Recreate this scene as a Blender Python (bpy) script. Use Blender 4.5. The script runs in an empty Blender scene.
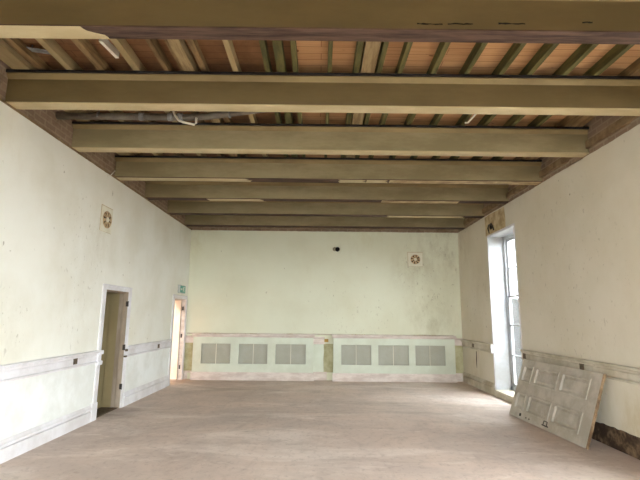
import bpy, bmesh, math, random
from mathutils import Vector, Matrix, noise
random.seed(7)
S = bpy.context.scene
COL = S.collection
# ---------------------------------------------------------------- dimensions (metres; x right, y into the room, z up)
L, R, D, T = 3.345, 3.623, 11.50, 3.743        # left wall, right wall, far wall, top of the plaster
CZ = 4.252                                      # underside of the floorboards
NEAR = -3.2                                     # wall behind the camera
BZ, BY0, BS, BW = 3.788, 3.174, 1.3012, 0.148    # beams

# ---------------------------------------------------------------- materials
def srgb(r, g, b):
    f = lambda c: (c/255/12.92) if c/255 <= .04045 else ((c/255+.055)/1.055)**2.4
    return (f(r), f(g), f(b), 1)

class N:
    def __init__(s, name, rough=.8):
        s.m = bpy.data.materials.new(name); s.m.use_nodes = True
        s.t = s.m.node_tree; s.n = s.t.nodes
        s.b = s.n['Principled BSDF']; s.b.inputs['Roughness'].default_value = rough
        s.b.inputs['Specular IOR Level'].default_value = .25
        s.co = s.n.new('ShaderNodeTexCoord').outputs['Object']
    def link(s, a, b): s.t.links.new(a, b)
    def mapping(s, scale=(1, 1, 1), loc=(0, 0, 0), rot=(0, 0, 0), co=None):
        n = s.n.new('ShaderNodeMapping'); s.link(co or s.co, n.inputs['Vector'])
        n.inputs['Scale'].default_value = scale; n.inputs['Location'].default_value = loc; n.inputs['Rotation'].default_value = rot
        return n.outputs[0]
    def noise(s, scale, detail=4, rough=.6, vec=None, dist=0):
        n = s.n.new('ShaderNodeTexNoise'); n.inputs['Scale'].default_value = scale; n.inputs['Detail'].default_value = detail
        n.inputs['Roughness'].default_value = rough; n.inputs['Distortion'].default_value = dist
        s.link(vec or s.co, n.inputs['Vector']); return n.outputs['Fac']
    def ramp(s, fac, lo, hi, a=0, b=1):
        n = s.n.new('ShaderNodeMapRange'); n.inputs['From Min'].default_value = lo; n.inputs['From Max'].default_value = hi
        n.inputs['To Min'].default_value = a; n.inputs['To Max'].default_value = b; n.interpolation_type = 'SMOOTHSTEP'
        s.link(fac, n.inputs['Value']); return n.outputs[0]
    def math(s, op, a, b):
        n = s.n.new('ShaderNodeMath'); n.operation = op
        for k, v in ((0, a), (1, b)):
            if isinstance(v, (int, float)): n.inputs[k].default_value = v
            else: s.link(v, n.inputs[k])
        return n.outputs[0]
    def mix(s, fac, a, b):
        n = s.n.new('ShaderNodeMix'); n.data_type = 'RGBA'
        for k, v in ((0, fac), (6, a), (7, b)):
            if isinstance(v, (int, float, tuple)): n.inputs[k].default_value = v
            else: s.link(v, n.inputs[k])
        return n.outputs[2]
    def sep(s):
        n = s.n.new('ShaderNodeSeparateXYZ'); s.link(s.co, n.inputs[0]); return n.outputs
    def blob(s, c, rad):
        """1 at point c falling to 0 at radius rad"""
        n = s.n.new('ShaderNodeVectorMath'); n.operation = 'DISTANCE'; s.link(s.co, n.inputs[0]); n.inputs[1].default_value = c
        return s.ramp(n.outputs['Value'], 0, rad, 1, 0)
    def color(s, c):
        if isinstance(c, tuple): s.b.inputs['Base Color'].default_value = c
        else: s.link(c, s.b.inputs['Base Color'])
    def bump(s, h, strength=.2, dist=.01):
        n = s.n.new('ShaderNodeBump'); n.inputs['Strength'].default_value = strength; n.inputs['Distance'].default_value = dist
        s.link(h, n.inputs['Height']); s.link(n.outputs[0], s.b.inputs['Normal'])

def mottled(name, a, b, scale=3, rough=.8, bump=.15, stretch=(1, 1, 1), lo=.35, hi=.65):
    m = N(name, rough); v = m.mapping(stretch)
    f = m.noise(scale, 6, .65, v); m.color(m.mix(m.ramp(f, lo, hi), a, b))
    if bump: m.bump(m.noise(scale*9, 4, .6, v), bump, .004)
    return m.m

def plaster(name, base, dirt, stains=(), specks=.5, scuffs=()):
    m = N(name, .85)
    c = m.mix(m.ramp(m.noise(.9, 5, .6), .35, .7), base, tuple(.5*(x*1.0)+.5*y for x, y in zip(base, dirt)))
    c = m.mix(m.math('MULTIPLY', m.ramp(m.noise(2.3, 8, .7, m.mapping((1, 1, .45))), .56, .75), .35), c, dirt)
    for cc, rad, col, amt in stains:
        k = m.math('MULTIPLY', m.blob(cc, rad), m.ramp(m.noise(3.2, 10, .78, m.mapping((1, 1, .5))), .36, .72))
        c = m.mix(m.math('MULTIPLY', k, amt), c, col)
    # small scuffs, nail holes and chips
    sp = m.ramp(m.noise(11, 2, .5, m.mapping((1, 1, .55), (3.3, 1.7, .4))), .745, .775)
    c = m.mix(m.math('MULTIPLY', sp, specks), c, srgb(120, 100, 70))
    # denser scratches and scuffs in a few worn places
    for cc, rad, amt in scuffs:
        s1 = m.ramp(m.noise(17, 4, .6, m.mapping((1, 1, .6), (5.1, 2.7, 1.4))), .62, .69)
        c = m.mix(m.math('MULTIPLY', m.math('MULTIPLY', s1, m.ramp(m.blob(cc, rad), .05, .6)), amt), c, srgb(132, 114, 84))
    m.color(c)
    m.bump(m.noise(6, 7, .6), .25, .012)
    return m.m

M = {}
M['plaster_left'] = plaster('left plaster', srgb(238, 236, 226), srgb(218, 212, 192),
    [((-L, 6.7, 2.6), .9, srgb(180, 162, 128), .28), ((-L, 6.3, 1.5), .9, srgb(195, 182, 150), .22), ((-L, 4.9, 1.3), .8, srgb(188, 180, 158), .3)], .5, [((-L, 6.35, 2.5), 1.1, .28), ((-L, 6.3, 1.5), .8, .25), ((-L, 4.95, 1.5), .6, .35)])
M['plaster_far'] = plaster('far plaster', srgb(224, 224, 202), srgb(212, 209, 182),
    [((3.3, D, 3.5), 1.5, srgb(150, 136, 100), .55), ((2.3, D, 2.75), .8, srgb(170, 152, 112), .4), ((1.4, D, 3.75), .8, srgb(200, 190, 140), .5),
     ((2.9, D, 1.5), 1.2, srgb(165, 155, 115), .5), ((-3.2, D, 3.5), .7, srgb(190, 180, 135), .5)], .45, [((2.9, D, 2.7), 1.4, .35), ((1.0, D, 1.4), 1.5, .2)])
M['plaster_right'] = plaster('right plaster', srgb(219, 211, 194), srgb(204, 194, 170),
    [((R, 11.2, 3.4), 1.0, srgb(160, 140, 104), .5), ((R, 10.6, .6), .9, srgb(178, 162, 110), .45), ((R, 6.2, .55), 1.2, srgb(200, 190, 150), .5),
     ((R, 5.2, .3), .7, srgb(175, 150, 90), .6), ((R, 9.9, 2.3), .8, srgb(165, 150, 115), .3)], .8, [((R, 10.2, 2.0), 1.2, .35), ((R, 6.6, 2.2), 2.2, .28), ((R, 6.3, .6), .8, .3)])
M['scratch'] = mottled('plaster scratch coat', srgb(120, 96, 70), srgb(150, 126, 94), 6)
M['white'] = mottled('white trim paint', srgb(230, 227, 229), srgb(212, 207, 206), 2.2, .6, .1)
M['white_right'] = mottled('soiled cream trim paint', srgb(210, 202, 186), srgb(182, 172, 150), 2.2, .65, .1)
M['pinkwhite'] = mottled('pinkish white trim paint', srgb(226, 214, 205), srgb(204, 188, 178), 3, .6, .1, (1, 1, 3))
M['reveal'] = mottled('white reveal paint', srgb(186, 188, 192), srgb(170, 168, 166), 1.5, .7, .1)
M['mint'] = mottled('pale mint paint', srgb(214, 219, 202), srgb(204, 208, 189), 1.6, .6, .08)
M['dado_green_shade'] = mottled('olive green dado paint with shade', srgb(192, 188, 152), srgb(164, 157, 118), 3, .75, .12)  # olive dado colour that also carries the shade beside the covers
M['olive_wall'] = mottled('olive passage paint', srgb(166, 149, 110), srgb(156, 139, 101), 1.2, .75, .1)
M['taupe'] = mottled('worn taupe jamb paint', srgb(178, 161, 142), srgb(152, 134, 114), 5, .7, .15, (1, 1, .25))
M['pink'] = mottled('pale pink door paint', srgb(246, 236, 222), srgb(236, 222, 204), 2, .6, .08)
M['leaf'] = mottled('grey cream door paint', srgb(192, 184, 171), srgb(168, 159, 144), 3.2, .6, .12)
M['rawwood'] = mottled('raw splintered wood', srgb(160, 134, 102), srgb(96, 74, 54), 14, .8, .3, (1, 1, .5))
M['yellowwood'] = mottled('bare yellow wood', srgb(196, 160, 92), srgb(170, 132, 70), 8, .7, .15)
M['khaki'] = mottled('khaki beam paint', srgb(100, 83, 52), srgb(88, 73, 45), 1.3, .55, .12, (.5, 1, 1.6))  # nearest beam toned darker to paint in its weaker light
M['khaki_lit_mid'] = mottled('khaki beam tone lit mid', srgb(111, 94, 62), srgb(99, 83, 53), 1.5, .55, .12, (.5, 1, 1.6))
M['khaki_lit_far'] = mottled('khaki beam tone lit far', srgb(156, 142, 110), srgb(134, 121, 90), 1.8, .55, .12, (.5, 1, 1.6))
M['khaki_underlit'] = mottled('khaki cornice tone lit from below', srgb(140, 121, 84), srgb(126, 107, 73), 3, .55, .12, (.5, 1, 1.6))  # lightened to paint in the light this strip catches from below
M['cream'] = mottled('cream soffit paint', srgb(194, 177, 141), srgb(178, 160, 123), 3, .55, .12, (.4, 1, 1))
M['creamgrey'] = mottled('grey cream soffit paint', srgb(196, 176, 136), srgb(150, 128, 96), 8, .6, .2, (.5, 1, 1))
M['bare'] = mottled('bare red brown timber', srgb(96, 74, 62), srgb(56, 40, 33), 7, .8, .4, (.25, 3, 3))
M['blackmetal'] = mottled('black flange steel', srgb(46, 42, 44), srgb(30, 26, 26), 5, .6, .1)
M['joist_cream'] = mottled('cream joist timber', srgb(164, 144, 106), srgb(148, 127, 91), 3, .75, .2, (2, .3, 2))
M['joist_tan'] = mottled('weathered joist timber', srgb(140, 114, 78), srgb(102, 79, 52), 9, .75, .2, (2, .3, 2))
M['joist_green'] = mottled('green stained joist timber', srgb(108, 99, 58), srgb(74, 71, 42), 7, .75, .2, (2, .3, 2))
M['trimmer'] = mottled('tan trimmer timber', srgb(156, 134, 98), srgb(126, 104, 72), 9, .75, .2, (3, .3, 3))
M['pipe'] = mottled('grey pipe coating', srgb(120, 112, 100), srgb(92, 84, 74), 5, .5, .1)
M['plasticwhite'] = mottled('white plastic', srgb(236, 230, 216), srgb(222, 214, 198), 6, .4, 0)
M['zinc'] = mottled('dull zinc', srgb(150, 150, 150), srgb(110, 106, 104), 12, .4, .1); 
M['darkmetal'] = mottled('dark tarnished metal', srgb(72, 62, 52), srgb(44, 38, 32), 20, .5, .1)
M['boxmetal'] = mottled('weathered back box metal', srgb(112, 98, 80), srgb(78, 66, 52), 20, .6, .1)
M['hole'] = mottled('dark cavity', srgb(26, 20, 16), srgb(16, 12, 10), 8, .9, 0)
M['bronze'] = mottled('aged bronze vent', srgb(206, 180, 140), srgb(150, 118, 80), 18, .5, .15)
M['signgreen'] = mottled('sign green', srgb(92, 170, 146), srgb(84, 160, 138), 3, .4, 0)
M['signgrey'] = mottled('sign housing grey', srgb(206, 206, 198), srgb(192, 192, 184), 3, .5, 0)
M['patch_grey'] = mottled('grey wall patch', srgb(136, 128, 104), srgb(160, 152, 124), 9, .85, .1)
M['patch'] = mottled('bare brown plaster patch', srgb(206, 188, 152), srgb(170, 146, 108), 5, .9, .2)
M['hedge'] = mottled('weathered outdoor fence timber', srgb(36, 33, 28), srgb(26, 24, 21), 2, .9, .2)
M['gravel'] = mottled('pale gravel', srgb(150, 146, 138), srgb(128, 124, 116), 6, .95, .3)
M['vplate'] = mottled('vent plate paint', srgb(230, 226, 208), srgb(220, 214, 192), 4, .7, .05)
M['dado_white'] = mottled('white dado paint', srgb(240, 241, 238), srgb(226, 226, 220), 2, .75, .1)
M['crumb'] = mottled('plaster crumbs', srgb(176, 150, 118), srgb(200, 186, 156), 30, .9, .2)

def floor_mat():
    m = N('dusty concrete floor', .7)
    n1 = m.noise(.55, 6, .6, None, .6); n2 = m.noise(2.2, 9, .72, m.mapping((1, .6, 1), rot=(0, 0, .5)), .8)
    c = m.mix(m.ramp(n1, .35, .65), srgb(210, 190, 176), srgb(192, 175, 164))
    c = m.mix(m.math('MULTIPLY', m.ramp(n2, .46, .72), .5), c, srgb(166, 149, 138))
    c = m.mix(m.math('MULTIPLY', m.ramp(m.noise(3.1, 8, .7, m.mapping((.5, 1.6, 1), (4, 2, 0), (0, 0, -.35)), 1.2), .56, .7), .5), c, srgb(226, 214, 204))
    c = m.mix(m.math('MULTIPLY', m.ramp(m.noise(.75, 7, .68, m.mapping((.55, 1.3, 1), (7, 3, 0), (0, 0, .3)), .5), .48, .66), .6), c, srgb(232, 220, 210))
    c = m.mix(m.math('MULTIPLY', m.ramp(m.noise(.6, 7, .7, m.mapping((.45, 1.5, 1), (2, 9, 0), (0, 0, -.2)), .6), .52, .7), .6), c, srgb(164, 150, 134))
    # thin dark scrape marks
    w = m.noise(1.4, 3, .5, m.mapping((1, 2.6, 1), (1, 5, 0), (0, 0, .25)), 1.4)
    line = m.ramp(m.math('ABSOLUTE', m.math('SUBTRACT', w, .5), 0), 0, .012, 1, 0)
    c = m.mix(m.math('MULTIPLY', line, m.math('MULTIPLY', m.ramp(m.noise(1.1, 3), .5, .62), .45)), c, srgb(150, 130, 118))
    c = m.mix(m.math('MULTIPLY', m.ramp(m.noise(14, 6, .75, m.mapping((1, .7, 1))), .5, .7), .45), c, srgb(156, 138, 126))
    m.color(c); m.bump(m.noise(9, 8, .7), .2, .006)
    return m.m
M['floor'] = floor_mat()

def brick_mat(name, a, b, mortar, scale=1.0):
    m = N(name, .9)
    sp = m.sep(); cmb = m.n.new('ShaderNodeCombineXYZ')
    m.link(m.math('ADD', sp[0], sp[1]), cmb.inputs[0]); m.link(sp[2], cmb.inputs[1])
    br = m.n.new('ShaderNodeTexBrick'); m.link(cmb.outputs[0], br.inputs['Vector'])
    br.inputs['Scale'].default_value = scale; br.inputs['Brick Width'].default_value = .225; br.inputs['Row Height'].default_value = .078
    br.inputs['Mortar Size'].default_value = .011; br.inputs['Color1'].default_value = a; br.inputs['Color2'].default_value = b; br.inputs['Mortar'].default_value = mortar
    c = m.mix(m.math('MULTIPLY', m.ramp(m.noise(4, 8, .7), .45, .7), .75), br.outputs['Color'], srgb(120, 98, 76))
    c = m.mix(m.math('MULTIPLY', m.ramp(m.noise(11, 6, .7), .6, .72), .6), c, srgb(168, 150, 126))
    m.color(c); m.bump(m.math('SUBTRACT', m.noise(20, 5), br.outputs['Fac']), .4, .01)
    return m.m
M['brick'] = brick_mat('exposed brown brick', srgb(154, 130, 108), srgb(138, 115, 96), srgb(160, 140, 118))
M['rubble'] = mottled('stained bare masonry', srgb(66, 50, 38), srgb(136, 112, 86), 7, .95, .6, (1, 1, 1), .42, .72)

def ceiling_mat():
    """floorboards seen from below: bare pine on the right, dark stained boards on the left"""
    m = N('floorboards from below', .75)
    sp = m.sep()
    br = m.n.new('ShaderNodeTexBrick'); cmb = m.n.new('ShaderNodeCombineXYZ')
    m.link(sp[0], cmb.inputs[0]); m.link(sp[1], cmb.inputs[1]); m.link(cmb.outputs[0], br.inputs['Vector'])
    br.inputs['Scale'].default_value = 1; br.inputs['Brick Width'].default_value = 2.6; br.inputs['Row Height'].default_value = .115
    br.inputs['Mortar Size'].default_value = .004; br.inputs['Bias'].default_value = 0
    br.inputs['Color1'].default_value = srgb(198, 156, 112); br.inputs['Color2'].default_value = srgb(180, 135, 92); br.inputs['Mortar'].default_value = srgb(140, 98, 66)
    g = m.noise(3, 6, .65, m.mapping((.6, 16, 1)))
    pine = m.mix(m.math('MULTIPLY', m.ramp(g, .45, .7), .45), br.outputs['Color'], srgb(150, 96, 58))
    kn = m.ramp(m.noise(7, 1, .5, m.mapping((.8, 1.8, 1), (2, 7, 0))), .73, .77)
    pine = m.mix(m.math('MULTIPLY', kn, .8), pine, srgb(96, 56, 30))
    dark = m.mix(m.ramp(m.noise(2.2, 8, .7), .35, .7), srgb(134, 96, 64), srgb(108, 74, 48))
    dark = m.mix(m.math('MULTIPLY', br.outputs['Fac'], .6), dark, srgb(70, 44, 28))
    m.color(m.mix(m.ramp(sp[0], -.275, -.265), dark, pine)); m.bump(g, .15, .004)
    return m.m
M['ceiling'] = ceiling_mat()

def glass_mat():
    m = N('window glass'); t = m.t; n = m.n
    out = n['Material Output']; tr = n.new('ShaderNodeBsdfTransparent'); tr.inputs[0].default_value = (.93, .95, .95, 1)
    gl = n.new('ShaderNodeBsdfGlossy'); gl.inputs['Roughness'].default_value = .03
    mx = n.new('ShaderNodeMixShader'); lw = n.new('ShaderNodeLayerWeight'); lw.inputs[0].default_value = .5
    t.links.new(m.math('ADD', m.math('MULTIPLY', m.math('POWER', lw.outputs['Facing'], 5.0), .6), .03), mx.inputs[0]); t.links.new(tr.outputs[0], mx.inputs[1]); t.links.new(gl.outputs[0], mx.inputs[2])
    t.links.new(mx.outputs[0], out.inputs[0]); return m.m
M['glass'] = glass_mat()

def grille_mat():
    m = N('grey perforated grille', .55)
    sp = m.sep()
    w = m.math('SINE', m.math('MULTIPLY', sp[0], 230), 0)
    c = m.mix(m.ramp(w, -.2, .9), srgb(180, 178, 162), srgb(146, 145, 130))
    c = m.mix(m.math('MULTIPLY', m.ramp(m.noise(3, 5, .6), .4, .7), .3), c, srgb(186, 188, 178))
    m.color(c); return m.m
M['grille'] = grille_mat()

# ---------------------------------------------------------------- mesh helpers
ORIGIN = {}
def bm_new(): return bmesh.new()
def box(bm, a, b, bevel=0, mi=0):
    lo = [min(p, q) for p, q in zip(a, b)]; hi = [max(p, q) for p, q in zip(a, b)]
    v = [bm.verts.new((x, y, z)) for x in (lo[0], hi[0]) for y in (lo[1], hi[1]) for z in (lo[2], hi[2])]
    fs = [bm.faces.new([v[i] for i in f]) for f in ((0, 1, 3, 2), (4, 6, 7, 5), (0, 4, 5, 1), (2, 3, 7, 6), (0, 2, 6, 4), (1, 5, 7, 3))]
    for f in fs: f.material_index = mi
    if bevel:
        ed = list({e for f in fs for e in f.edges})
        bmesh.ops.bevel(bm, geom=ed, offset=bevel, segments=2, profile=.5, affect='EDGES')
    return v
def prism(bm, pts, h0, h1, axis, mi=0):
    """closed 2D outline extruded along axis: x -> (y,z), y -> (x,z), z -> (x,y)"""
    def P(p, h):
        return {'x': (h, p[0], p[1]), 'y': (p[0], h, p[1]), 'z': (p[0], p[1], h)}[axis]
    a = [bm.verts.new(P(p, h0)) for p in pts]; b = [bm.verts.new(P(p, h1)) for p in pts]
    fs = [bm.faces.new(a), bm.faces.new(b[::-1])]
    n = len(pts)
    for i in range(n): fs.append(bm.faces.new((a[i], b[i], b[(i+1) % n], a[(i+1) % n])))
    for f in fs: f.material_index = mi
def tube(bm, pts, r, seg=14, mi=0):
    pts = [Vector(p) for p in pts]; rings = []
    for i, p in enumerate(pts):
        d = (pts[min(i+1, len(pts)-1)]-pts[max(i-1, 0)]).normalized()
        u = d.cross(Vector((0, 0, 1)) if abs(d.z) < .9 else Vector((1, 0, 0))).normalized(); w = d.cross(u)
        rings.append([bm.verts.new(p+u*r*math.cos(t)+w*r*math.sin(t)) for t in [2*math.pi*k/seg for k in range(seg)]])
    fs = [bm.faces.new(rings[0]), bm.faces.new(rings[-1][::-1])]
    for a, b in zip(rings, rings[1:]):
        for k in range(seg): 
            f = bm.faces.new((a[k], a[(k+1) % seg], b[(k+1) % seg], b[k])); f.smooth = True; fs.append(f)
    for f in fs: f.material_index = mi
def cells(bm, us, vs, holes, d0, d1, axis, mi=0):
    """wall slab with rectangular holes; axis 'x': u=y, v=z, depth=x; axis 'y': u=x, v=z, depth=y"""
    us = sorted(set(us) | {h[i] for h in holes for i in (0, 1)}); vs = sorted(set(vs) | {h[i] for h in holes for i in (2, 3)})
    us = [u for u in us if us[0] <= u <= us[-1]]
    solid = lambda i, j: 0 <= i < len(us)-1 and 0 <= j < len(vs)-1 and not any(
        h[0]-1e-6 < (us[i]+us[i+1])/2 < h[1]+1e-6 and h[2]-1e-6 < (vs[j]+vs[j+1])/2 < h[3]+1e-6 for h in holes)
    cache = {}
    def V(i, j, k):
        if (i, j, k) not in cache:
            d = (d0, d1)[k]
            cache[(i, j, k)] = bm.verts.new((d, us[i], vs[j]) if axis == 'x' else (us[i], d, vs[j]))
        return cache[(i, j, k)]
    def F(*q):
        f = bm.faces.new([V(*p) for p in q]); f.material_index = mi
    for i in range(len(us)-1):
        for j in range(len(vs)-1):
            if not solid(i, j): continue
            for k in (0, 1): F((i, j, k), (i+1, j, k), (i+1, j+1, k), (i, j+1, k))
            if not solid(i-1, j): F((i, j, 0), (i, j+1, 0), (i, j+1, 1), (i, j, 1))
            if not solid(i+1, j): F((i+1, j, 0), (i+1, j+1, 0), (i+1, j+1, 1), (i+1, j, 1))
            if not solid(i, j-1): F((i, j, 0), (i+1, j, 0), (i+1, j, 1), (i, j, 1))
            if not solid(i, j+1): F((i, j+1, 0), (i+1, j+1, 0), (i+1, j+1, 1), (i, j+1, 1))
def ragged(bm, u0, u1, v, d0, d1, axis, amp, up=True, step=.07, mi=0, gaps=()):
    """broken edge strip of the plaster along height v"""
    n = max(2, int((u1-u0)/step)); pts = []
    for k in range(n+1):
        u = u0+(u1-u0)*k/n
        h = amp*(.5+.9*noise.noise((u*1.3, v, d0)))+amp*.7*random.random()
        pts.append((u, v+(h if up else -h)))
    prism(bm, [(u0, v)]+pts+[(u1, v)], d0, d1, axis, mi)
def obj(name, bm, mats, parent=None, smooth=False):
    o0 = ORIGIN.get(parent.name, Vector()) if parent else Vector()
    bmesh.ops.remove_doubles(bm, verts=bm.verts, dist=1e-6) if False else None
    bmesh.ops.recalc_face_normals(bm, faces=bm.faces)
    if parent: bmesh.ops.translate(bm, verts=bm.verts, vec=-o0)
    me = bpy.data.meshes.new(name); bm.to_mesh(me); bm.free()
    for m in (mats if isinstance(mats, (list, tuple)) else [mats]): me.materials.append(M[m] if isinstance(m, str) else m)
    o = bpy.data.objects.new(name, me); COL.objects.link(o)
    if parent: o.parent = parent; ORIGIN[o.name] = o0
    if smooth:
        for p in me.polygons: p.use_smooth = True
    return o
def tag(o, label, cat, group=None, kind=None):
    o['label'] = label; o['category'] = cat
    if group: o['group'] = group
    if kind: o['kind'] = kind
    return o
def thing(name, loc, label, cat, group=None, kind='thing'):
    o = bpy.data.objects.new(name, None); COL.objects.link(o); o.location = loc; o.empty_display_size = .1
    ORIGIN[o.name] = Vector(loc)
    if label: tag(o, label, cat, group)
    if kind: o['kind'] = kind
    return o
def struct(name, bm, mats, parent=None, label=None, cat=None):
    o = obj(name, bm, mats, parent)
    if not parent:
        o['kind'] = 'structure'
        if label: tag(o, label, cat)
    return o

# ================================================================ THE SETTING
WT = .30                # left wall thickness behind the plaster
D1 = (7.066, 7.930, 0, 1.945)      # near doorway in the left wall (y0, y1, z0, z1)
D2 = (10.46, 11.36, 0, 1.945)      # far doorway
W1 = (8.16, 9.46, .12, 3.275)      # window in the right wall
W2 = (2.3, 3.9, .12, 3.275)  # unseen window added beside the camera to supply daylight
W3 = (-2.1, -.5, .12, 3.275)  # unseen window added at the near end to supply daylight
PL = .03                # plaster thickness
# floor
bm = bm_new(); box(bm, (-5.4, NEAR-.4, -.12), (R+.45, D+.4, 0))
struct('floor', bm, 'floor', None, 'dusty pinkish grey bare concrete floor of the hall', 'floor')
# ceiling boards
bm = bm_new(); box(bm, (-L-WT, NEAR-.3, CZ), (R+.45, D+.3, CZ+.03))
struct('ceiling', bm, 'ceiling', None, 'bare floorboards above the joists, pine on the right and dark brown on the left', 'ceiling')
# left wall
bm = bm_new()
ys = [NEAR, D+.3]
cells(bm, ys, [0, T-.004], [D1, D2], -L, -L-PL, 'x', 0)
ragged(bm, NEAR, D, T-.004, -L, -L-PL, 'x', .007, mi=0)
cells(bm, [NEAR-.3, D+.3], [0, CZ], [D1, D2], -L-PL, -L-WT, 'x', 1)
cells(bm, [NEAR, D], [.1, .84], [(D1[0]-.03, D1[1]+.03, 0, .9), (D2[0]-.03, D2[1]+.03, 0, .9)], -L, -L+.003, 'x', 2)
cells(bm, [NEAR, D], [T+.002, T+.0285], [], -L+.003, -L-PL-.002, 'x', 3)      # bare coat above the paint line
for k in range(7):                       # brick piers stepping forward beside the beam ends
    y = BY0+BS*k
    box(bm, (-L-PL-.01, y+.16, T+.01), (-L-.004, y+.16+.30, CZ-.004), 0, 1)
struct('wall_left', bm, ['plaster_left', 'brick', 'dado_white', 'scratch'], None, 'long cream plastered wall on the left with two doorways', 'wall')
# right wall
bm = bm_new()
cells(bm, [NEAR, D+.3], [0, .27, T-.004], [W1, W2, W3, (NEAR-.01, 8.0, -.01, .27)], R, R+PL, 'x', 0)
ragged(bm, NEAR, D, T-.004, R, R+PL, 'x', .009, mi=0)
ragged(bm, 4.0, 8.0, .27, R, R+PL, 'x', .02, up=False, mi=0)
cells(bm, [NEAR-.3, D+.3], [0, CZ], [W1, W2, W3], R+PL, R+.40, 'x', 1)
box(bm, (R+.012, 3.9, 0), (R+PL+.01, 8.0, .262), 0, 2)
box(bm, (R-.012, NEAR, T+.10), (R+PL+.01, D, T+.20), 0, 3)      # old bedding strip bedded in the brickwork
for k in range(7):
    y = BY0+BS*k
    box(bm, (R+PL+.01, y+.16, T+.01), (R+.004, y+.16+.28, CZ-.004), 0, 1)
struct('wall_right', bm, ['plaster_right', 'brick', 'rubble', 'scratch'], None, 'cream plastered wall on the right with a tall window', 'wall')
# far wall
bm = bm_new()
cells(bm, [-L-PL, R+PL], [0, T-.004], [], D, D+PL, 'y', 0)
ragged(bm, -L, R, T-.004, D, D+PL, 'y', .009, mi=0)
cells(bm, [-L-WT, R+.4], [0, CZ], [], D+PL, D+.3, 'y', 1)
struct('wall_far', bm, ['plaster_far', 'brick'], None, 'pale green plastered end wall facing the camera', 'wall')
# wall behind the camera with two unseen tall windows added for daylight
NW = [(-2.9, -.6, .6, 3.4), (.8, 3.1, .6, 3.4)]
bm = bm_new()
cells(bm, [-L, R], [0, CZ], NW, NEAR, NEAR-.3, 'y', 0)
struct('wall_near', bm, ['plaster_left'], None, 'plastered wall behind the camera with added tall windows', 'wall')

# passage behind the near doorway, lobby behind the far doorway
bm = bm_new()
xo = -L-WT
box(bm, (xo-1.7, 8.02, 0), (xo, 8.10, 2.6)); box(bm, (xo-1.75, 5.2, 0), (xo-1.67, 8.10, 2.6)); box(bm, (xo-1.7, 5.2, 0), (xo, 5.28, 2.6))
box(bm, (xo-1.7, 5.2, 2.6), (xo, 8.1, 2.65))
box(bm, (xo-.01, D1[1]-.006, 0), (-L-.152, D1[1]+.10, 1.96)); box(bm, (xo-.4, D1[1]-.006, 0), (xo, D1[1]+.10, 2.3)); box(bm, (xo-.01, D1[0]-.1, 0), (-L-.152, D1[0]+.006, 1.95)); box(bm, (xo-.01, D1[0], 1.935), (-L-.152, D1[1], 2.0))
struct('wall_passage', bm, 'olive_wall', None, 'olive painted passage walls seen through the nearer doorway', 'wall')
bm = bm_new()
box(bm, (xo-1.7, 11.72, 0), (xo, 11.80, 2.6)); box(bm, (xo-1.75, 8.5, 0), (xo-1.67, 11.8, 2.6)); box(bm, (xo-1.7, 8.5, 0), (xo, 8.58, 2.6))
box(bm, (xo-1.7, 8.5, 2.6), (xo, 11.8, 2.65))
struct('wall_lobby', bm, 'pink', None, 'warm cream lobby walls behind the farther doorway', 'wall')

# outside
bm = bm_new(); box(bm, (R+.45, -30, -.6), (60, 60, -.5)); box(bm, (-40, -60, -.6), (60, NEAR-.4, -.5))
struct('ground', bm, 'gravel', None, 'gravel yard outside the windows', 'ground')
bm = bm_new()  # board fence added close to the window to block low skylight
y = 6.0
while y < 22:
    box(bm, (5.1, y, -.5), (5.13, y+.145, 2.06+.03*random.random())); y += .15
for z in (.2, 1.6): box(bm, (5.13, 6, z), (5.18, 22, z+.09))
o = struct('blocking_fence', bm, 'hedge', None, 'grey brown board fence outside the lower window panes, set close to block skylight', 'fence')

# ---- trim on the left wall
def side_rail(bm, sx, x, y0, y1, z0=.832, z1=1.02):
    """dado rail: board with a bead below and a moulded cap; sx = direction into the room"""
    P = [(0, z0), (.020, z0), (.030, z0+.010), (.030, z0+.022), (.018, z0+.030), (.004, z0+.032), (.004, z0+.044), (.018, z0+.046), (.018, z1-.078), (.004, z1-.076), (.004, z1-.064), (.032, z1-.062), (.032, z1-.058), (.038, z1-.044), (.034, z1-.034), (.056, z1-.022), (.060, z1-.014), (.060, z1-.004), (.05, z1), (0, z1)]
    prism(bm, [(x+sx*a, b) for a, b in P], y0, y1, 'y')
def side_skirt(bm, sx, x, y0, y1, h=.235):
    P = [(0, 0), (.030, 0), (.030, h-.088), (.006, h-.086), (.006, h-.070), (.036, h-.066), (.036, h-.058), (.036, h-.048), (.022, h-.03), (.016, h-.014), (.012, h), (0, h)]
    prism(bm, [(x+sx*a, b) for a, b in P], y0, y1, 'y')
def far_rail(bm, y, x0, x1, z0=.87, z1=1.05):
    P = [(0, z0), (.018, z0), (.022, z0+.012), (.016, z0+.026), (.018, z1-.055), (.03, z1-.045), (.046, z1-.02), (.046, z1-.004), (.036, z1), (0, z1)]
    prism(bm, [(y-a, b) for a, b in P], x0, x1, 'x')
def far_skirt(bm, y, x0, x1, h=.2):
    P = [(0, 0), (.024, 0), (.024, h-.07), (.018, h-.06), (.024, h-.045), (.012, h-.012), (.008, h), (0, h)]
    prism(bm, [(y-a, b) for a, b in P], x0, x1, 'x')
bm = bm_new(); side_rail(bm, 1, -L, NEAR, 6.95); box(bm, (-L, 6.945, .80), (-L+.05, 7.07, .86), .006); box(bm, (-L, 6.945, .955), (-L+.055, 7.075, 1.015), .006); box(bm, (-L, 6.945, .86), (-L+.036, 7.05, .955), .004)
side_rail(bm, 1, -L, 8.035, 10.32)
struct('trim_1', bm, 'white', None, 'white dado rail along the left wall', 'dado rail')
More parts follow.
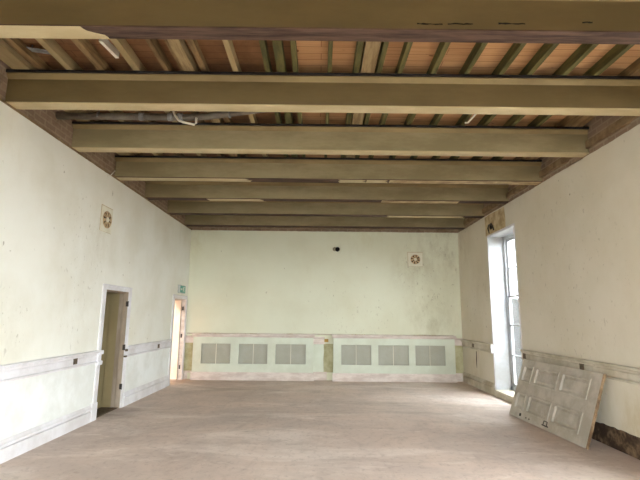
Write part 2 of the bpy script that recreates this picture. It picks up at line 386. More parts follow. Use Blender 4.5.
bm = bm_new(); side_skirt(bm, 1, -L, NEAR, 6.90); side_skirt(bm, 1, -L, 8.03, 10.32); box(bm, (-L, 6.90, 0), (-L+.036, 7.06, .255), .004)
struct('baseboard_left', bm, 'white', None, 'white moulded skirting along the left wall', 'skirting')
# ---- right wall trim
bm = bm_new(); side_rail(bm, -1, R, NEAR, W3[0]); side_rail(bm, -1, R, W3[1], W2[0]); side_rail(bm, -1, R, W2[1], W1[0]-.05); side_rail(bm, -1, R, W1[1]+.02, D, .845, 1.03)
struct('trim_2', bm, 'white_right', None, 'soiled cream dado rail along the right wall', 'dado rail')
bm = bm_new(); side_skirt(bm, -1, R, W1[1]+.03, D-.001, .24); box(bm, (R, 8.0, 0), (R-.022, W1[1]+.03, .105), .004)
struct('baseboard_right', bm, 'white_right', None, 'soiled cream skirting at the far end of the right wall and under the window', 'skirting')
# ---- far wall trim (left corner, between the covers, right corner)
bm = bm_new(); far_rail(bm, D, -L, -3.08, .875, 1.055); far_rail(bm, D, -.13, .16, .87, 1.055); far_rail(bm, D, .20, .40, .87, 1.055) if False else None; far_rail(bm, D, 3.36, R, .87, 1.05)
struct('trim_3', bm, 'pinkwhite', None, 'broken white dado rail pieces on the end wall beside the covers', 'dado rail')
bm = bm_new(); far_skirt(bm, D, -.13, .22, .2); far_skirt(bm, D, 3.36, R, .2); far_skirt(bm, D, -L, -3.24, .2)
box(bm, (-3.24, D-.012, .15), (-3.08, D, .2))
struct('baseboard_far', bm, 'pinkwhite', None, 'pinkish white skirting pieces on the end wall beside the covers', 'skirting')
bm = bm_new()
for x0, x1 in ((-L, -3.05), (-.2, .42), (3.3, R)): box(bm, (x0, D-.006, .19), (x1, D, .88))
struct('trim_4', bm, 'dado_green_shade', None, 'old green dado boarding with painted-in shade on the end wall beside the covers', 'dado panel')
bm = bm_new(); prism(bm, [(-.13, .2), (.14, .2), (.13, .5), (.145, .7), (.135, .88), (-.13, .88)], D-.016, D-.006, 'y')
struct('trim_5', bm, 'mint', None, 'pale mint board between the two radiator covers', 'dado panel')
bm = bm_new(); box(bm, (.155, D-.04, .925), (.255, D-.002, 1.0), .003)
tag(obj('wood_block', bm, 'yellowwood'), 'small bare yellow wood block at the broken rail between the radiator covers', 'wood block')['kind'] = 'thing'
bm = bm_new(); pts = [(-.02, 1.068)]
for k in range(41): pts.append((-3.3+6.7*k/40, 1.118+.012*random.random()))
prism(bm, [(-3.3, 1.09)]+pts[1:]+[(3.4, 1.09)], D-.007, D-.0005, 'y')
struct('trim_6', bm, 'white_right', None, 'thin chipped line of old filler above the radiator covers', 'trim')

# ---- doors in the left wall
def doorway(name, hole, label, jamb, case, hinges, outer, leafdepth):
    y0, y1, z0, z1 = hole
    o = thing(name, (-L, (y0+y1)/2, 0), label, 'doorway', None, 'structure')
    bm = bm_new()
    box(bm, (-L-leafdepth, y0-.02, 0), (-L-.001, y0+.012, z1)); box(bm, (-L-leafdepth, y1-.012, 0), (-L-.001, y1+.02, z1)); box(bm, (-L-leafdepth, y0, z1-.012), (-L-.001, y1, z1+.02))
    obj('jamb', bm, jamb, o)
    bm = bm_new()      # door stop
    for a, b in ((y0+.012, y0+.026), (y1-.026, y1-.012)): box(bm, (-L-.08, a, 0), (-L-.068, b, z1-.012))
    box(bm, (-L-.08, y0+.012, z1-.026), (-L-.068, y1-.012, z1-.012))
    obj('door_stop', bm, jamb, o)
    a0, a1, zt = outer
    bm = bm_new()
    for p, q, s in ((a0, y0+.002, 1), (y1-.002, a1, -1)):
        prof = [(-L, p), (-L+.02, p), (-L+.026, p+.02), (-L+.018, p+.04), (-L+.016, q), (-L, q)] if s > 0 else [(-L, p), (-L+.016, p), (-L+.018, q-.04), (-L+.026, q-.02), (-L+.02, q), (-L, q)]
        prism(bm, prof, 0, z1, 'z')
    prism(bm, [(-L, z1-.002), (-L+.016, z1-.002), (-L+.018, zt-.035), (-L+.026, zt-.02), (-L+.02, zt), (-L, zt)], a0, a1, 'y')
    obj('casing', bm, case, o)
    for z, x in hinges:
        bm = bm_new(); box(bm, (-L+x-.02, y1-.02, z-.045), (-L+x+.014, y1-.010, z+.045), .002)
        tube(bm, [(-L+x+.018, y1-.016, z-.048), (-L+x+.018, y1-.016, z+.048)], .008, 10)
        obj('hinge', bm, 'darkmetal', o)
    return o
d1 = doorway('door_1', D1, 'empty white framed doorway in the left wall opening on an olive passage', 'taupe', 'white', [(1.74, -.005), (1.0, -.005), (.35, -.005)], (6.953, 8.02, 2.025), .15)
bm = bm_new(); box(bm, (-L-.30, D1[0]+.012, 0), (-L-.02, D1[1]-.012, .012)); obj('threshold', bm, 'boxmetal', d1)
bm = bm_new(); box(bm, (-L+.002, D1[1]+.002, .93), (-L+.05, D1[1]+.05, .97), .004); box(bm, (-L+.002, D1[1]-.01, .83), (-L+.04, D1[1]+.05, .86), .004)
obj('latch_remnant', bm, 'boxmetal', d1)
d2 = doorway('door_2', D2, 'far doorway in the left wall with a pale pink door standing open', 'pinkwhite', 'white', [(1.72, -.06), (1.05, -.06), (.3, -.06)], (10.33, 11.455, 2.025), .085)
bm = bm_new(); y = D2[1]-.03
box(bm, (-L-.09-.80, y-.04, .012), (-L-.09, y, 1.92), .002)
for u0, u1, z0, z1 in ((.10, .36, 1.1, 1.78), (.44, .70, 1.1, 1.78), (.10, .36, .2, .9), (.44, .70, .2, .9)):
    box(bm, (-L-.09-u1, y-.046, z0), (-L-.09-u0, y-.04, z1), .002)
obj('door_panel', bm, 'pink', d2)

# ---- windows
def window(name, hole, label, axis='x', bars=5, detail=True):
    """tall sash window set at the back of its reveal"""
    u0, u1, z0, z1 = hole
    def B(bm, d0, d1, a, b, c, d):       # depth (outwards), u range, z range
        if axis == 'x': box(bm, (R+d0, a, c), (R+d1, b, d))
        else: box(bm, (a, NEAR-d0, c), (b, NEAR-d1, d))
    loc = (R, (u0+u1)/2, z0) if axis == 'x' else ((u0+u1)/2, NEAR, z0)
    o = thing(name, loc, label, 'window', None, 'structure')
    dw = .31 if axis == 'x' else .2
    bm = bm_new()
    for a, b, c, d in ((u0, u0+.075, z0, z1), (u1-.075, u1, z0, z1), (u0, u1, z1-.075, z1), (u0, u1, z0, z0+.09)): B(bm, dw, dw+.09, a, b, c, d)
    obj('window_frame', bm, 'reveal', o)
    zi0, zi1 = z0+.09, z1-.075; zm = zi0+(zi1-zi0)*.6
    for nm, c, d, off in (('upper_sash', zm-.02, zi1, .045), ('lower_sash', zi0, zm+.02, .01)):
        bm = bm_new(); a, b = u0+.075, u1-.075
        for p, q, r, s in ((a, a+.05, c, d), (b-.05, b, c, d), (a, b, d-.045, d), (a, b, c, c+.045)): B(bm, dw+off, dw+off+.035, p, q, r, s)
        n = 2 if nm == 'upper_sash' else 3
        for k in range(1, n): z = c+(d-c)*k/n; B(bm, dw+off+.005, dw+off+.03, a, b, z-.013, z+.013)
        u = (a+b)/2; B(bm, dw+off+.008, dw+off+.026, u-.010, u+.010, c, d)
        sash = obj(nm, bm, 'reveal', o)
        bm = bm_new(); B(bm, dw+off+.015, dw+off+.019, a+.03, b-.03, c+.03, d-.03); obj('pane', bm, 'glass', sash)
    bm = bm_new()
    B(bm, -.0, dw, u0-.0, u0+.012, z0, z1); B(bm, 0, dw, u1-.012, u1, z0, z1); B(bm, 0, dw, u0, u1, z1-.012, z1)
    obj('reveal_lining', bm, 'reveal', o)
    bm = bm_new(); B(bm, -.03 if axis == 'x' else -.04, dw, u0-.0, u1+.0, z0-.025, z0+.006); obj('sill', bm, 'white_right', o)
    bm = bm_new()
    B(bm, -.012, .0, u0-.03, u0+.004, z0, z1+.03); B(bm, -.012, .0, u1-.004, u1+.028, z0, z1+.03); B(bm, -.012, .0, u0, u1, z1-.004, z1+.03)
    obj('edge_bead', bm, 'white', o)
    return o
w1 = window('window_1', W1, 'tall narrow white sash window deep set in the right wall')
bm = bm_new(); box(bm, (R-.05, W1[1]+.012, .84), (R-.004, W1[1]+.06, 1.02), .006); box(bm, (R-.062, W1[1]+.005, .93), (R-.004, W1[1]+.04, .98), .006)
obj('rail_end_return', bm, 'white', w1)
window('window_2', W2, 'unseen tall window added beside the camera in the right wall')
window('window_3', W3, 'unseen tall window added at the near end of the right wall')
for i, h in enumerate(NW): window('window_%d' % (4+i), h, ('left', 'right')[i]+' unseen tall window added in the wall behind the camera', 'y')

# ================================================================ CEILING BEAMS
XA, XB = -L-.05, R+.05
blabels = ['nearest khaki ceiling beam, crossing the top edge, underside stripped to dark timber',
           'second ceiling beam from the camera, its underside cream from wall to wall',
           'third ceiling beam from the camera, just behind the grey pipe',
           'fourth ceiling beam from the camera, its cream underside peeled away in the middle',
           'fifth ceiling beam from the camera with one short cream strip left of centre',
           'sixth ceiling beam from the camera, cream strip only on the right of its underside',
           'farthest ceiling beam, close against the pale green end wall']
patches = [[(XA, -1.80)], None, None, [(XA, -1.17), (.33, .73), (.76, 1.12)], [(-2.17, -1.12)], [(1.52, 3.2)], []]
beams = []
for k in range(7):
    y = BY0+BS*k
    b = thing('ceiling_beam', (0, y+BW/2, BZ), blabels[k], 'beam', 'ceiling beams across the hall')
    face = 'khaki' if k < 1 else 'khaki_lit_mid' if k < 2 else 'khaki_lit_far'  # lighter tone on farther beams puts their stronger light into the paint
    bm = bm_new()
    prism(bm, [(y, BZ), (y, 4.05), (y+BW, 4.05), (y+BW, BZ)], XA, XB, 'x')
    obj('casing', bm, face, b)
    bm = bm_new()
    prism(bm, [(y, 4.048), (y-.034, 4.094), (y-.034, 4.107), (y+BW+.034, 4.107), (y+BW+.034, 4.094), (y+BW, 4.048)], XA, XB, 'x')
    obj('cornice_strip', bm, 'khaki_underlit', b)
    bm = bm_new(); prism(bm, [(y-.048, 4.108), (y-.048, 4.136), (y+BW+.048, 4.136), (y+BW+.048, 4.108)], XA, XB, 'x')
    obj('steel_flange', bm, 'blackmetal', b)
    bm = bm_new(); box(bm, (XA, y-.004, BZ-.014), (XB, y+BW+.004, BZ), .002)
    so = obj('soffit', bm, 'cream' if patches[k] is None else 'bare', b)
    for x0, x1 in (patches[k] or []):            # paint still left on the stripped timber
        bm = bm_new(); left, right = [], []
        for j in range(7):
            yy = y-.006+(BW+.012)*j/6
            left.append((x0+random.uniform(-.03, .03) if x0 > XA else x0, yy)); right.append((x1+random.uniform(-.05, .05)+.05*(j-3)/3, yy))
        prism(bm, left+right[::-1], BZ-.017, BZ-.0142, 'z')
        obj('paint_remnant', bm, 'cream', so)
    if k == 3:
        bm = bm_new(); box(bm, (1.15, y-.006, BZ-.0165), (XB, y+BW+.006, BZ-.0142)); obj('paint_remnant', bm, 'creamgrey', so)
    if k == 4:
        bm = bm_new(); box(bm, (1.2, y-.006, BZ-.0165), (2.7, y+BW+.006, BZ-.0142)); obj('paint_remnant', bm, 'creamgrey', so)
    if k == 0:                                    # gouges along the lower edge of the nearest beam
        for x0, x1, z in ((.75, .95, 3.822), (.99, 1.19, 3.826), (1.39, 1.6, 3.832), (2.05, 2.13, 3.85)):
            bm = bm_new(); n = 8
            prism(bm, [(x0+(x1-x0)*j/n, z+.006*random.random()) for j in range(n+1)]+[(x0+(x1-x0)*j/n, z+.009+.008*random.random()) for j in range(n, -1, -1)], y-.0025, y+.001, 'y')
            obj('gouge', bm, 'hole', b)
    beams.append(b)

# ================================================================ JOISTS above the beams
J = [(-3.308, -3.122, 'cream'), (-3.085, -3.0, 'tan'), (-2.729, -2.663, 'cream'), (-2.39, -2.325, 'tan'), (-2.012, -1.945, 'cream'), (-1.678, -1.632, 'tan'),
     (-1.518, -1.482, 'tan'), (-1.468, -1.357, 'trim'), (-1.298, -1.238, 'tan'), (-.943, -.888, 'cream'), (-.595, -.543, 'green'), (-.469, -.382, 'green'), (-.298, -.25, 'green'),
     (.07, .112, 'green'), (.349, .403, 'green'), (.425, .567, 'trim'), (.596, .645, 'green'), (.824, .872, 'green'), (1.177, 1.231, 'green'), (1.536, 1.585, 'green'),
     (1.906, 1.955, 'green'), (2.211, 2.266, 'green'), (2.587, 2.642, 'green'), (2.929, 2.984, 'green'), (3.315, 3.56, 'grey')]
jl = ['widest cream joist, tight against the left wall', 'shaded joist right beside the wide cream one at the left wall', 'cream joist just right of the small zinc strap',
      'brown grey joist just left of the white batten', 'cream joist just right of the white batten', 'slim brown joist just left of the left triple of joists',
      'slim joist on the left side of the left broad trimmer', 'broad tan trimmer joist in the left half of the ceiling', 'brown joist on the right side of the left broad trimmer',
      'lone pale cream joist in the middle of the dark boards', 'green stained joist, leftmost of three close green ones', 'widest green joist, middle of three close green ones',
      'green joist where the dark boards meet bare pine', 'lone green joist near the ceiling centre between two pine bays', 'green joist on the left side of the broad central trimmer',
      'broad tan trimmer joist near the centre, between two green joists', 'green joist on the right side of the broad central trimmer', 'first lone green joist right of the central trimmer group',
      'second lone green joist right of the central trimmer group', 'third lone green joist right of the central trimmer group', 'fifth green joist counted from the right wall',
      'fourth green joist counted from the right wall', 'third green joist counted from the right wall', 'green joist next to the broad grey joist on the right wall... '.replace('... ', ''), 'broad grey brown joist against the right wall']
jl[20], jl[21], jl[22] = 'fourth lone green joist right of the central trimmer group', 'third green joist counted from the right wall', 'second green joist counted from the right wall'
jm = {'cream': 'joist_cream', 'tan': 'joist_tan', 'green': 'joist_green', 'trim': 'trimmer', 'grey': 'joist_tan'}
for i, (x0, x1, c) in enumerate(J):
    bm = bm_new(); zb = 4.138 + (.03 if i in (1, 6, 8) else 0)
    prism(bm, [(x0, zb), (x1, zb), (x1, CZ-.001), (x0, CZ-.001)], NEAR+.01, D-.01, 'y')
    o = obj('ceiling_joist', bm, jm[c]); tag(o, jl[i], 'joist', 'timber joists over the beams', 'thing')

# ================================================================ PIPE AND CABLES IN THE CEILING
p = thing('ceiling_pipe', (-2.4, 5.42, 4.0), 'grey pipe running across behind the second ceiling beam on the left', 'pipe')
bm = bm_new(); tube(bm, [(-3.40, 5.40, 4.06), (-2.6, 5.41, 4.065), (-1.7, 5.42, 4.07), (-1.45, 5.40, 4.075), (-1.0, 5.28, 4.085), (-.6, 5.17, 4.09)], .043, 18); obj('pipe', bm, 'pipe', p)
for x in (-2.3, -1.93, -1.80):
    bm = bm_new(); tube(bm, [(x-.03, 5.415, 4.068), (x+.03, 5.416, 4.068)], .051, 18); obj('coupling', bm, 'zinc', p)
for x, y in ((-2.85, 5.407), (-1.15, 5.32)):
    bm = bm_new(); tube(bm, [(x, y, 4.11), (x, y, 4.235)], .006, 8); tube(bm, [(x-.012, y, 4.07), (x+.012, y, 4.07)], .047, 18); obj('hanger', bm, 'zinc', p)
bm = bm_new(); tube(bm, [(-1.88, 5.36, 4.122), (-1.875, 5.32, 4.13), (-1.86, 5.29, 4.10), (-1.82, 5.26, 4.02), (-1.765, 5.24, 3.945), (-1.70, 5.23, 3.915), (-1.56, 5.22, 3.880), (-1.545, 5.235, 3.91), (-1.55, 5.25, 3.96), (-1.552, 5.26, 3.985)], .014, 10)
tag(obj('hanging_cable', bm, 'plasticwhite'), 'stiff white cable looped down in front of the grey ceiling pipe', 'cable', None, 'thing')
bm = bm_new(); tube(bm, [(1.90, 5.53, 4.085), (1.93, 5.5, 4.075), (2.052, 5.5, 4.215), (2.06, 5.5, 4.24)], .012, 10)
tag(obj('hanging_cable', bm, 'plasticwhite'), 'short white cable hooked among the green joists on the right', 'cable', None, 'thing')
bm = bm_new(); prism(bm, [(-2.17, 3.98), (-2.135, 3.98), (-2.10, 4.27), (-2.135, 4.27)], 4.180, CZ-.0005, 'z')
tag(obj('white_batten', bm, 'plasticwhite'), 'short white batten fixed under the dark ceiling boards on the left', 'batten', None, 'thing')
bm = bm_new(); prism(bm, [(-2.97, 4.12), (-2.96, 4.20), (-2.75, 4.26), (-2.745, 4.19)], 4.2, 4.206, 'z'); tube(bm, [(-2.76, 4.21, 4.206), (-2.76, 4.21, CZ)], .006, 8); tube(bm, [(-2.94, 4.165, 4.206), (-2.94, 4.165, CZ)], .006, 8)
prism(bm, [(-2.85, 4.19), (-2.75, 4.22), (-2.75, 4.2), (-2.85, 4.17)], 4.19, 4.2, 'z')
tag(obj('metal_strap', bm, 'zinc'), 'small dull metal strap under the boards at the top left', 'strap', None, 'thing')
bm = bm_new(); tube(bm, [(-L-.02, 6.76, 3.69), (-L+.045, 6.79, 3.715), (-L+.05, 6.91, 3.83)], .008, 8)
tag(obj('cable_stub', bm, 'plasticwhite'), 'short pale cable stub sticking out at the top of the left wall', 'cable', None, 'thing')

# ================================================================ RADIATOR COVERS
YF = D-.15
def cover(x0, x1, grilles, label):
    t = thing('radiator_cover', ((x0+x1)/2, D-.1, 0), label, 'radiator cover', 'radiator covers on the end wall')
    bm = bm_new()
    cells(bm, [x0, x1], [.0, 1.075], [(a, b, .388, .868) for a, b in grilles], YF, YF+.022, 'y')
    obj('front_panel', bm, 'mint', t)
    for a, b in ((x0, x0+.02), (x1-.02, x1)):
        bm = bm_new(); box(bm, (a, YF+.022, 0), (b, D-.004, 1.075)); obj('side_panel', bm, 'mint', t)
    bm = bm_new(); pr = [(YF-.024, 1.052), (YF-.050, 1.06), (YF-.056, 1.068), (YF-.056, 1.098), (YF-.05, 1.108), (D-.008, 1.108), (D-.008, 1.076), (YF+.001, 1.076), (YF-.001, 1.03), (YF-.018, 1.034)]
    prism(bm, pr, x0-.03, x1+.03, 'x'); obj('shelf', bm, 'pinkwhite', t)
    bm = bm_new(); P = [(0, 0), (.026, 0), (.026, .13), (.02, .14), (.026, .152), (.014, .18), (.01, .192), (0, .192)]
    prism(bm, [(YF-a, b) for a, b in P], x0-.02, x1+.02, 'x'); obj('plinth', bm, 'pinkwhite', t)
    for a, b in grilles:
        bm = bm_new(); box(bm, (a-.03, YF+.05, .36), (b+.03, YF+.054, .895))
        g = obj('grille', bm, 'grille', t)
        bm = bm_new(); m = (a+b)/2; box(bm, (m-.006, YF+.044, .372), (m+.006, YF+.0495, .884)); obj('centre_strip', bm, 'vplate', g)
    return t
cover(-3.095, -.12, [(-2.89, -2.165), (-1.965, -1.25), (-1.052, -.305)], 'long mint radiator cover on the left, nearer the doorway, with three grey grilles')
cover(.374, 3.385, [(.572, 1.312), (1.488, 2.24), (2.402, 3.14)], 'long mint radiator cover on the right, nearer the window, with three grey grilles')
for x0, x1, lab in ((-3.0, -.2, 'plaster crumbs lying along the top of the left radiator cover'), (.45, 3.3, 'plaster crumbs lying along the top of the right radiator cover')):
    bm = bm_new()
    for c in ((-2.75, -1.65, -.75) if x0 < 0 else (1.0, 2.55, 2.9)):
        for k in range(16):
            x, y, s = random.gauss(c, .08), D-.05-random.random()*.08, random.uniform(.006, .02)
            bmesh.ops.create_icosphere(bm, subdivisions=1, radius=s, matrix=Matrix.Translation((x, y, 1.109+s*.5)) @ Matrix.Diagonal((1.5, 1, .5, 1)))
    tag(obj('plaster_crumbs', bm, 'crumb'), lab, 'rubble', None, 'stuff')

# ================================================================ VENTS, FLUE, SIGN, SOCKET BOXES
def lathe(bm, prof, frame, seg=32, mi=0):
    """profile (radius, height along the normal) spun about the local z of frame"""
    rings = [[bm.verts.new(frame @ Vector((r*math.cos(t), r*math.sin(t), h))) for t in [2*math.pi*k/seg for k in range(seg)]] for r, h in prof]
    for a, b in zip(rings, rings[1:]):
        for k in range(seg): f = bm.faces.new((a[k], a[(k+1) % seg], b[(k+1) % seg], b[k])); f.material_index = mi
    for rg in (rings[0], rings[-1]):
        if prof[0][0] > 1e-5: pass
    return rings
def vent(loc, frame, label, w, h, r):
    t = thing('wall_vent', loc, label, 'vent', 'round wall vents')
    F = lambda bm: bmesh.ops.transform(bm, matrix=frame, verts=bm.verts)
    bm = bm_new(); box(bm, (-w/2, -h/2, 0), (w/2, h/2, .008), .002); F(bm); obj('plate', bm, 'vplate', t)
    bm = bm_new(); box(bm, (-w/2-.012, -h/2-.004, 0), (w/2+.004, h/2+.012, .0035)); F(bm); obj('plate_outline', bm, 'patch', t)  # offset brown backing draws the dark gap outline at left and top
    bm = bm_new(); rg = lathe(bm, [(r*.93, .0085), (r*.93, .011)], Matrix(), 32); bm.faces.new(rg[1]); bm.faces.new(rg[0]); F(bm); obj('throat', bm, 'hole', t)
    bm = bm_new(); rg = lathe(bm, [(r, .0085), (r, .018), (r*.95, .024), (r*.9, .02), (r*.88, .0085), (r, .0085)], Matrix(), 32); F(bm); obj('rim', bm, 'bronze', t)
    bm = bm_new(); rg = lathe(bm, [(r*.30, .011), (r*.30, .024), (r*.22, .032), (r*.05, .034)], Matrix(), 24); bm.faces.new(rg[-1]); bm.faces.new(rg[0]); F(bm); obj('hub', bm, 'vplate', t)
    for k in range(8):
        bm = bm_new(); a = 2*math.pi*k/8+.2
        pts = [(r*.25, -.012), (r*.55, -.022), (r*.8, -.028), (r*.92, -.018), (r*.92, .018), (r*.8, .022), (r*.55, .014), (r*.25, .010)]
        pts = [(x*math.cos(a)-y*math.sin(a), x*math.sin(a)+y*math.cos(a)) for x, y in pts]
        prism(bm, pts, .0115, .019, 'z'); F(bm); obj('petal', bm, 'bronze', t)
    return t
FL = Matrix(((0, 0, 1, -L), (1, 0, 0, 6.88), (0, 1, 0, 3.02), (0, 0, 0, 1)))
vent((-L, 6.88, 3.02), FL, 'round bronze vent on a square plate high on the left wall', .36, .39, .135)
FB = Matrix(((1, 0, 0, 2.492), (0, 0, -1, D), (0, 1, 0, 3.035), (0, 0, 0, 1)))
vent((2.492, D, 3.035), FB, 'round bronze vent on a square plate on the pale green end wall', .375, .36, .125)
# flue stub on the end wall
t = thing('flue_vent', (.46, D, 3.27), 'black round flue hole high in the middle of the end wall', 'flue')
fr = Matrix.Translation((.475, D-.002, 3.272)) @ Matrix.Rotation(math.radians(90), 4, 'X')
bm = bm_new(); rg = lathe(bm, [(.052, 0), (.052, .05), (.058, .055), (.058, .07), (.049, .07), (.047, .006)], fr, 28); bm.faces.new(rg[-1]); obj('pipe', bm, 'hole', t, True)
bm = bm_new(); n = 18
prism(bm, [(.41+.058*math.cos(a)*(1+.15*random.random()), 3.282+.05*math.sin(a)*(1+.2*random.random())) for a in [2*math.pi*k/n for k in range(n)]], D-.006, D-.0005, 'y'); obj('grey_patch', bm, 'patch_grey', t)  # irregular grey patch beside the flue
# exit sign above the far doorway
t = thing('exit_sign', (-L, 10.96, 2.07), 'green and white running man exit sign above the far doorway', 'sign')
X0 = -L+.058
bm = bm_new(); box(bm, (-L+.001, 10.66, 2.07), (X0, 11.09, 2.265), .006); obj('housing', bm, 'signgrey', t)
bm = bm_new(); box(bm, (X0, 10.675, 2.085), (X0+.003, 11.075, 2.25)); obj('panel', bm, 'signgreen', t)
bm = bm_new(); x0, x1 = X0+.003, X0+.0045
def yz(pts): prism(bm, [(11.07-(u*.39), 2.085+v*.165) for u, v in pts], x0, x1, 'x')
# (u from the right edge of the sign as seen from the room ... u=0 far end)
yz([(.08, .12), (.08, .88), (.11, .88), (.11, .12)]); yz([(.11, .82), (.11, .88), (.32, .88), (.32, .82)]); yz([(.29, .82), (.32, .82), (.32, .12), (.29, .12)])
yz([(.41+.035*math.cos(a), .80+.075*math.sin(a)) for a in [2*math.pi*k/12 for k in range(12)]])
yz([(.38, .70), (.46, .68), (.43, .42), (.36, .44)]); yz([(.38, .68), (.30, .55), (.27, .60), (.36, .74)]); yz([(.45, .66), (.53, .52), (.50, .48), (.43, .58)])
yz([(.36, .46), (.41, .44), (.31, .22), (.26, .26)]); yz([(.40, .44), (.44, .44), (.50, .24), (.56, .20), (.54, .13), (.46, .18)]); 
yz([(.64, .5), (.74, .75), (.74, .58), (.92, .58), (.92, .42), (.74, .42), (.74, .25)])
obj('pictogram', bm, 'plasticwhite', t)
# socket back boxes let into the rails
def sock(x, y, z, sx, label):
    t = thing('socket_box', (x, y, z-.045), label, 'socket box', 'open socket boxes in the dado rails')
    bm = bm_new(); a = .046
    cells(bm, [y-a, y+a], [z-a, z+a], [(y-a+.008, y+a-.008, z-a+.008, z+a-.008)], x+sx*.016, x+sx*.026, 'x'); obj('frame', bm, 'boxmetal', t)
    bm = bm_new(); box(bm, (x+sx*.0185, y-a+.008, z-a+.008), (x+sx*.021, y+a-.008, z+a-.008)); obj('back_plate', bm, 'boxmetal', t)
    bm = bm_new(); tube(bm, [(x+sx*.021, y-.02, z), (x+sx*.0225, y-.02, z)], .006, 8); obj('fixing_screw', bm, 'darkmetal', t)
sock(-L, 6.33, .925, 1, 'socket box in the left rail, on the camera side of the near doorway')
sock(-L, 9.57, .92, 1, 'socket box in the left rail between the two doorways')
sock(R, 8.03, .915, -1, 'socket box in the right rail beside the window at the leaning door')
sock(R, 6.30, .925, -1, 'socket box in the right rail above the middle of the leaning door')
sock(R, 10.66, .935, -1, 'socket box in the right rail between the window and the end wall')
bm = bm_new(); prism(bm, [(10.50, .80), (10.535, .81), (10.55, .6), (10.535, .44), (10.52, .44), (10.505, .6)], R-.002, R+.003, 'x')
tag(obj('cable_chase', bm, 'hole'), 'narrow dark slot cut down the right wall below the rail near the end wall', 'slot', None, 'thing')
# bare plaster patch and hook above the window
bm = bm_new(); pts = [(9.57, 3.30), (9.58, 3.72), (9.3, 3.735), (8.9, 3.72), (8.55, 3.72), (8.52, 3.5), (8.53, 3.31)]
prism(bm, pts, R-.003, R+.002, 'x'); struct('trim_7', bm, 'patch', None, 'bare brown plaster patch above the window', 'plaster patch')
t = thing('wall_hook', (R, 9.22, 3.4), 'dark wire hook in a hole above the window', 'hook')
bm = bm_new(); n = 14
prism(bm, [(9.24+.10*math.cos(a)*(.8+.4*random.random()), 3.46+.07*math.sin(a)*(.8+.4*random.random())) for a in [2*math.pi*k/n for k in range(n)]], R-.006, R-.0031, 'x'); obj('hole', bm, 'hole', t)
bm = bm_new(); tube(bm, [(R, 9.36, 3.33), (R-.03, 9.35, 3.44), (R-.04, 9.28, 3.50), (R-.04, 9.16, 3.49), (R-.03, 9.08, 3.42), (R-.02, 9.07, 3.35)], .014, 10); obj('wire', bm, 'darkmetal', t, True)

# ================================================================ LOOSE DOOR LEANING ON THE RIGHT WALL
A = Vector((3.1415, 7.6975, 0)); yaw, lean, LL, LW, TH = .0527, .3385, 1.956, .930, .040
du = Vector((math.sin(yaw), -math.cos(yaw), 0)); nn = Vector((math.cos(yaw), math.sin(yaw), 0))
dv = nn*math.sin(lean)+Vector((0, 0, math.cos(lean))); dn = -(nn*math.cos(lean)-Vector((0, 0, math.sin(lean))))   # dn faces the room
FR = Matrix(((du.x, dv.x, dn.x, A.x), (du.y, dv.y, dn.y, A.y), (du.z, dv.z, dn.z, A.z), (0, 0, 0, 1)))
FR = Matrix.Translation((0, 0, TH*math.sin(lean)*0+.0135)) @ FR
t = thing('loose_door', tuple(A+du*LL/2), 'grey cream six panel door lying on its long edge, leaning on the right wall', 'door')
def LFo(name, bm, mat, parent): bmesh.ops.transform(bm, matrix=FR, verts=bm.verts); return obj(name, bm, mat, parent)
cols = [(.10, .365), (.475, 1.06), (1.16, 1.755)]; rows = [(.135, .385), (.575, .825)]
holes = [(a, b, c, d) for a, b in cols for c, d in rows]
bm = bm_new()
us = sorted({0, LL} | {x for c in cols for x in c}); vs = sorted({0, LW} | {x for r in rows for x in r})
def frame_cells(bm, us, vs, holes, d0, d1):
    b2 = bmesh.new(); cells(b2, us, vs, holes, d0, d1, 'x')
    bmesh.ops.transform(b2, matrix=Matrix(((0, 1, 0, 0), (0, 0, 1, 0), (1, 0, 0, 0), (0, 0, 0, 1))), verts=b2.verts)
    me = bpy.data.meshes.new('tmp'); b2.to_mesh(me); b2.free(); bm.from_mesh(me); bpy.data.meshes.remove(me)
frame_cells(bm, [0, LL], [0, LW], holes, -TH, 0)
door_frame = LFo('stiles_and_rails', bm, 'leaf', t)
for a, b, c, d in holes:
    bm = bm_new(); box(bm, (a, c, -.034), (b, d, -.022))
    v = [bm.verts.new(p) for p in ((a+.03, c+.03, -.022), (b-.03, c+.03, -.022), (b-.03, d-.03, -.022), (a+.03, d-.03, -.022))]
    w = [bm.verts.new(p) for p in ((a+.06, c+.06, -.010), (b-.06, c+.06, -.010), (b-.06, d-.06, -.010), (a+.06, d-.06, -.010))]
    bm.faces.new(w)
    for i in range(4): bm.faces.new((v[i], v[(i+1) % 4], w[(i+1) % 4], w[i]))
    pan = LFo('panel', bm, 'leaf', t)
    bm = bm_new()      # bolection moulding round the panel
    for p0, p1, q0, q1 in ((a-.012, b+.012, c-.012, c+.014), (a-.012, b+.012, d-.014, d+.012), (a-.012, a+.014, c+.014, d-.014), (b-.014, b+.012, c+.014, d-.014)): box(bm, (p0, q0, -.03), (p1, q1, .010), .004)
    LFo('moulding', bm, 'leaf', pan)
bm = bm_new(); n = 24; pts = [(LL, 0)]
for j in range(n+1): pts.append((LL+.004+.008*random.random()*(1 if 3 < j < 20 else .4), LW*j/n))
pts += [(LL, LW)]; prism(bm, pts, -TH+.002, -.002-.0, 'z'); o = LFo('raw_edge', bm, 'rawwood', t); o['label'] = 'splintered bare wood end edge'
bm = bm_new(); box(bm, (.96, .045, .0), (1.12, .062, .006), .002); box(bm, (.985, .062, .0), (1.0, .115, .006), .002); box(bm, (1.07, .062, 0), (1.085, .115, .006), .002); box(bm, (.985, .108, 0), (1.085, .12, .005), .002)
o = LFo('lock_plate', bm, 'darkmetal', t); o['label'] = 'dark metal lock plate'
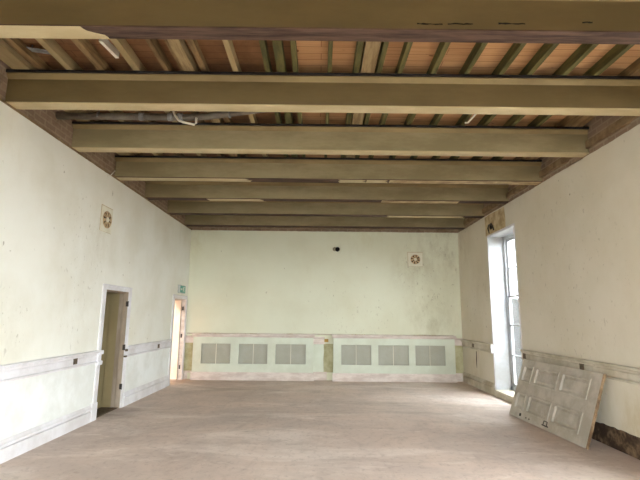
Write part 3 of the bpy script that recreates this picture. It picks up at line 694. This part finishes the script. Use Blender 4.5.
bm = bm_new(); box(bm, (.31, .04, 0), (.36, .085, .004), .002); o = LFo('keep_hole', bm, 'hole', t); o['label'] = 'dark square lock hole'
for u in (.50, .59):
    bm = bm_new(); box(bm, (u, .04, 0), (u+.03, .06, .003), .001); LFo('screw_hole', bm, 'darkmetal', t)

# ================================================================ LIGHT
w = bpy.data.worlds.new('World'); S.world = w; w.use_nodes = True
bg = w.node_tree.nodes['Background']; bg.inputs[0].default_value = (.91, .96, 1.0, 1); bg.inputs[1].default_value = 8.0
def portal(name, loc, rot, sx, sy):
    l = bpy.data.lights.new(name, 'AREA'); l.shape = 'RECTANGLE'; l.size = sx; l.size_y = sy; l.cycles.is_portal = True
    o = bpy.data.objects.new(name, l); COL.objects.link(o); o.location = loc; o.rotation_euler = rot
for h in (W1, W2, W3): portal('window_portal', (R+.42, (h[0]+h[1])/2, (h[2]+h[3])/2), (0, math.radians(90), 0), h[3]-h[2], h[1]-h[0])
for h in NW: portal('window_portal', ((h[0]+h[1])/2, NEAR-.32, (h[2]+h[3])/2), (math.radians(90), 0, 0), h[1]-h[0], h[3]-h[2])
l = bpy.data.lights.new('unseen_lobby_lamp', 'AREA'); l.shape = 'DISK'; l.size = .3; l.energy = 22; l.color = (1, .94, .86)  # unseen lamp put in the lobby to supply the warm doorway light
o = bpy.data.objects.new('unseen_lobby_lamp', l); COL.objects.link(o); o.location = (-3.95, 9.5, 2.45)

# ================================================================ CAMERA
f, pitch, yawc, roll = 447.2982, .1689, .0016, .0101
cp, sp, cy, sy, cr, sr = math.cos(pitch), math.sin(pitch), math.cos(yawc), math.sin(yawc), math.cos(roll), math.sin(roll)
fwd = Vector((sy*cp, cy*cp, sp)); r0 = Vector((cy, -sy, 0)); u0 = r0.cross(fwd)
rt = cr*r0+sr*u0; up = -sr*r0+cr*u0
cd = bpy.data.cameras.new('camera'); cd.sensor_width = 36; cd.lens = f*36/640; cd.clip_start = .05; cd.clip_end = 300
co = bpy.data.objects.new('camera', cd); COL.objects.link(co)
co.matrix_world = Matrix(((rt.x, up.x, -fwd.x, 0), (rt.y, up.y, -fwd.y, 0), (rt.z, up.z, -fwd.z, 1.56), (0, 0, 0, 1)))
S.camera = co
S.view_settings.view_transform = 'Standard'; S.view_settings.look = 'None'; S.view_settings.gamma = 1; S.view_settings.use_curve_mapping = False
S.view_settings.exposure = 2.05
S.cycles.max_bounces = 14; S.cycles.diffuse_bounces = 10; S.cycles.transparent_max_bounces = 16
S.cycles.use_denoising = True
S.cycles.sample_clamp_indirect = 8
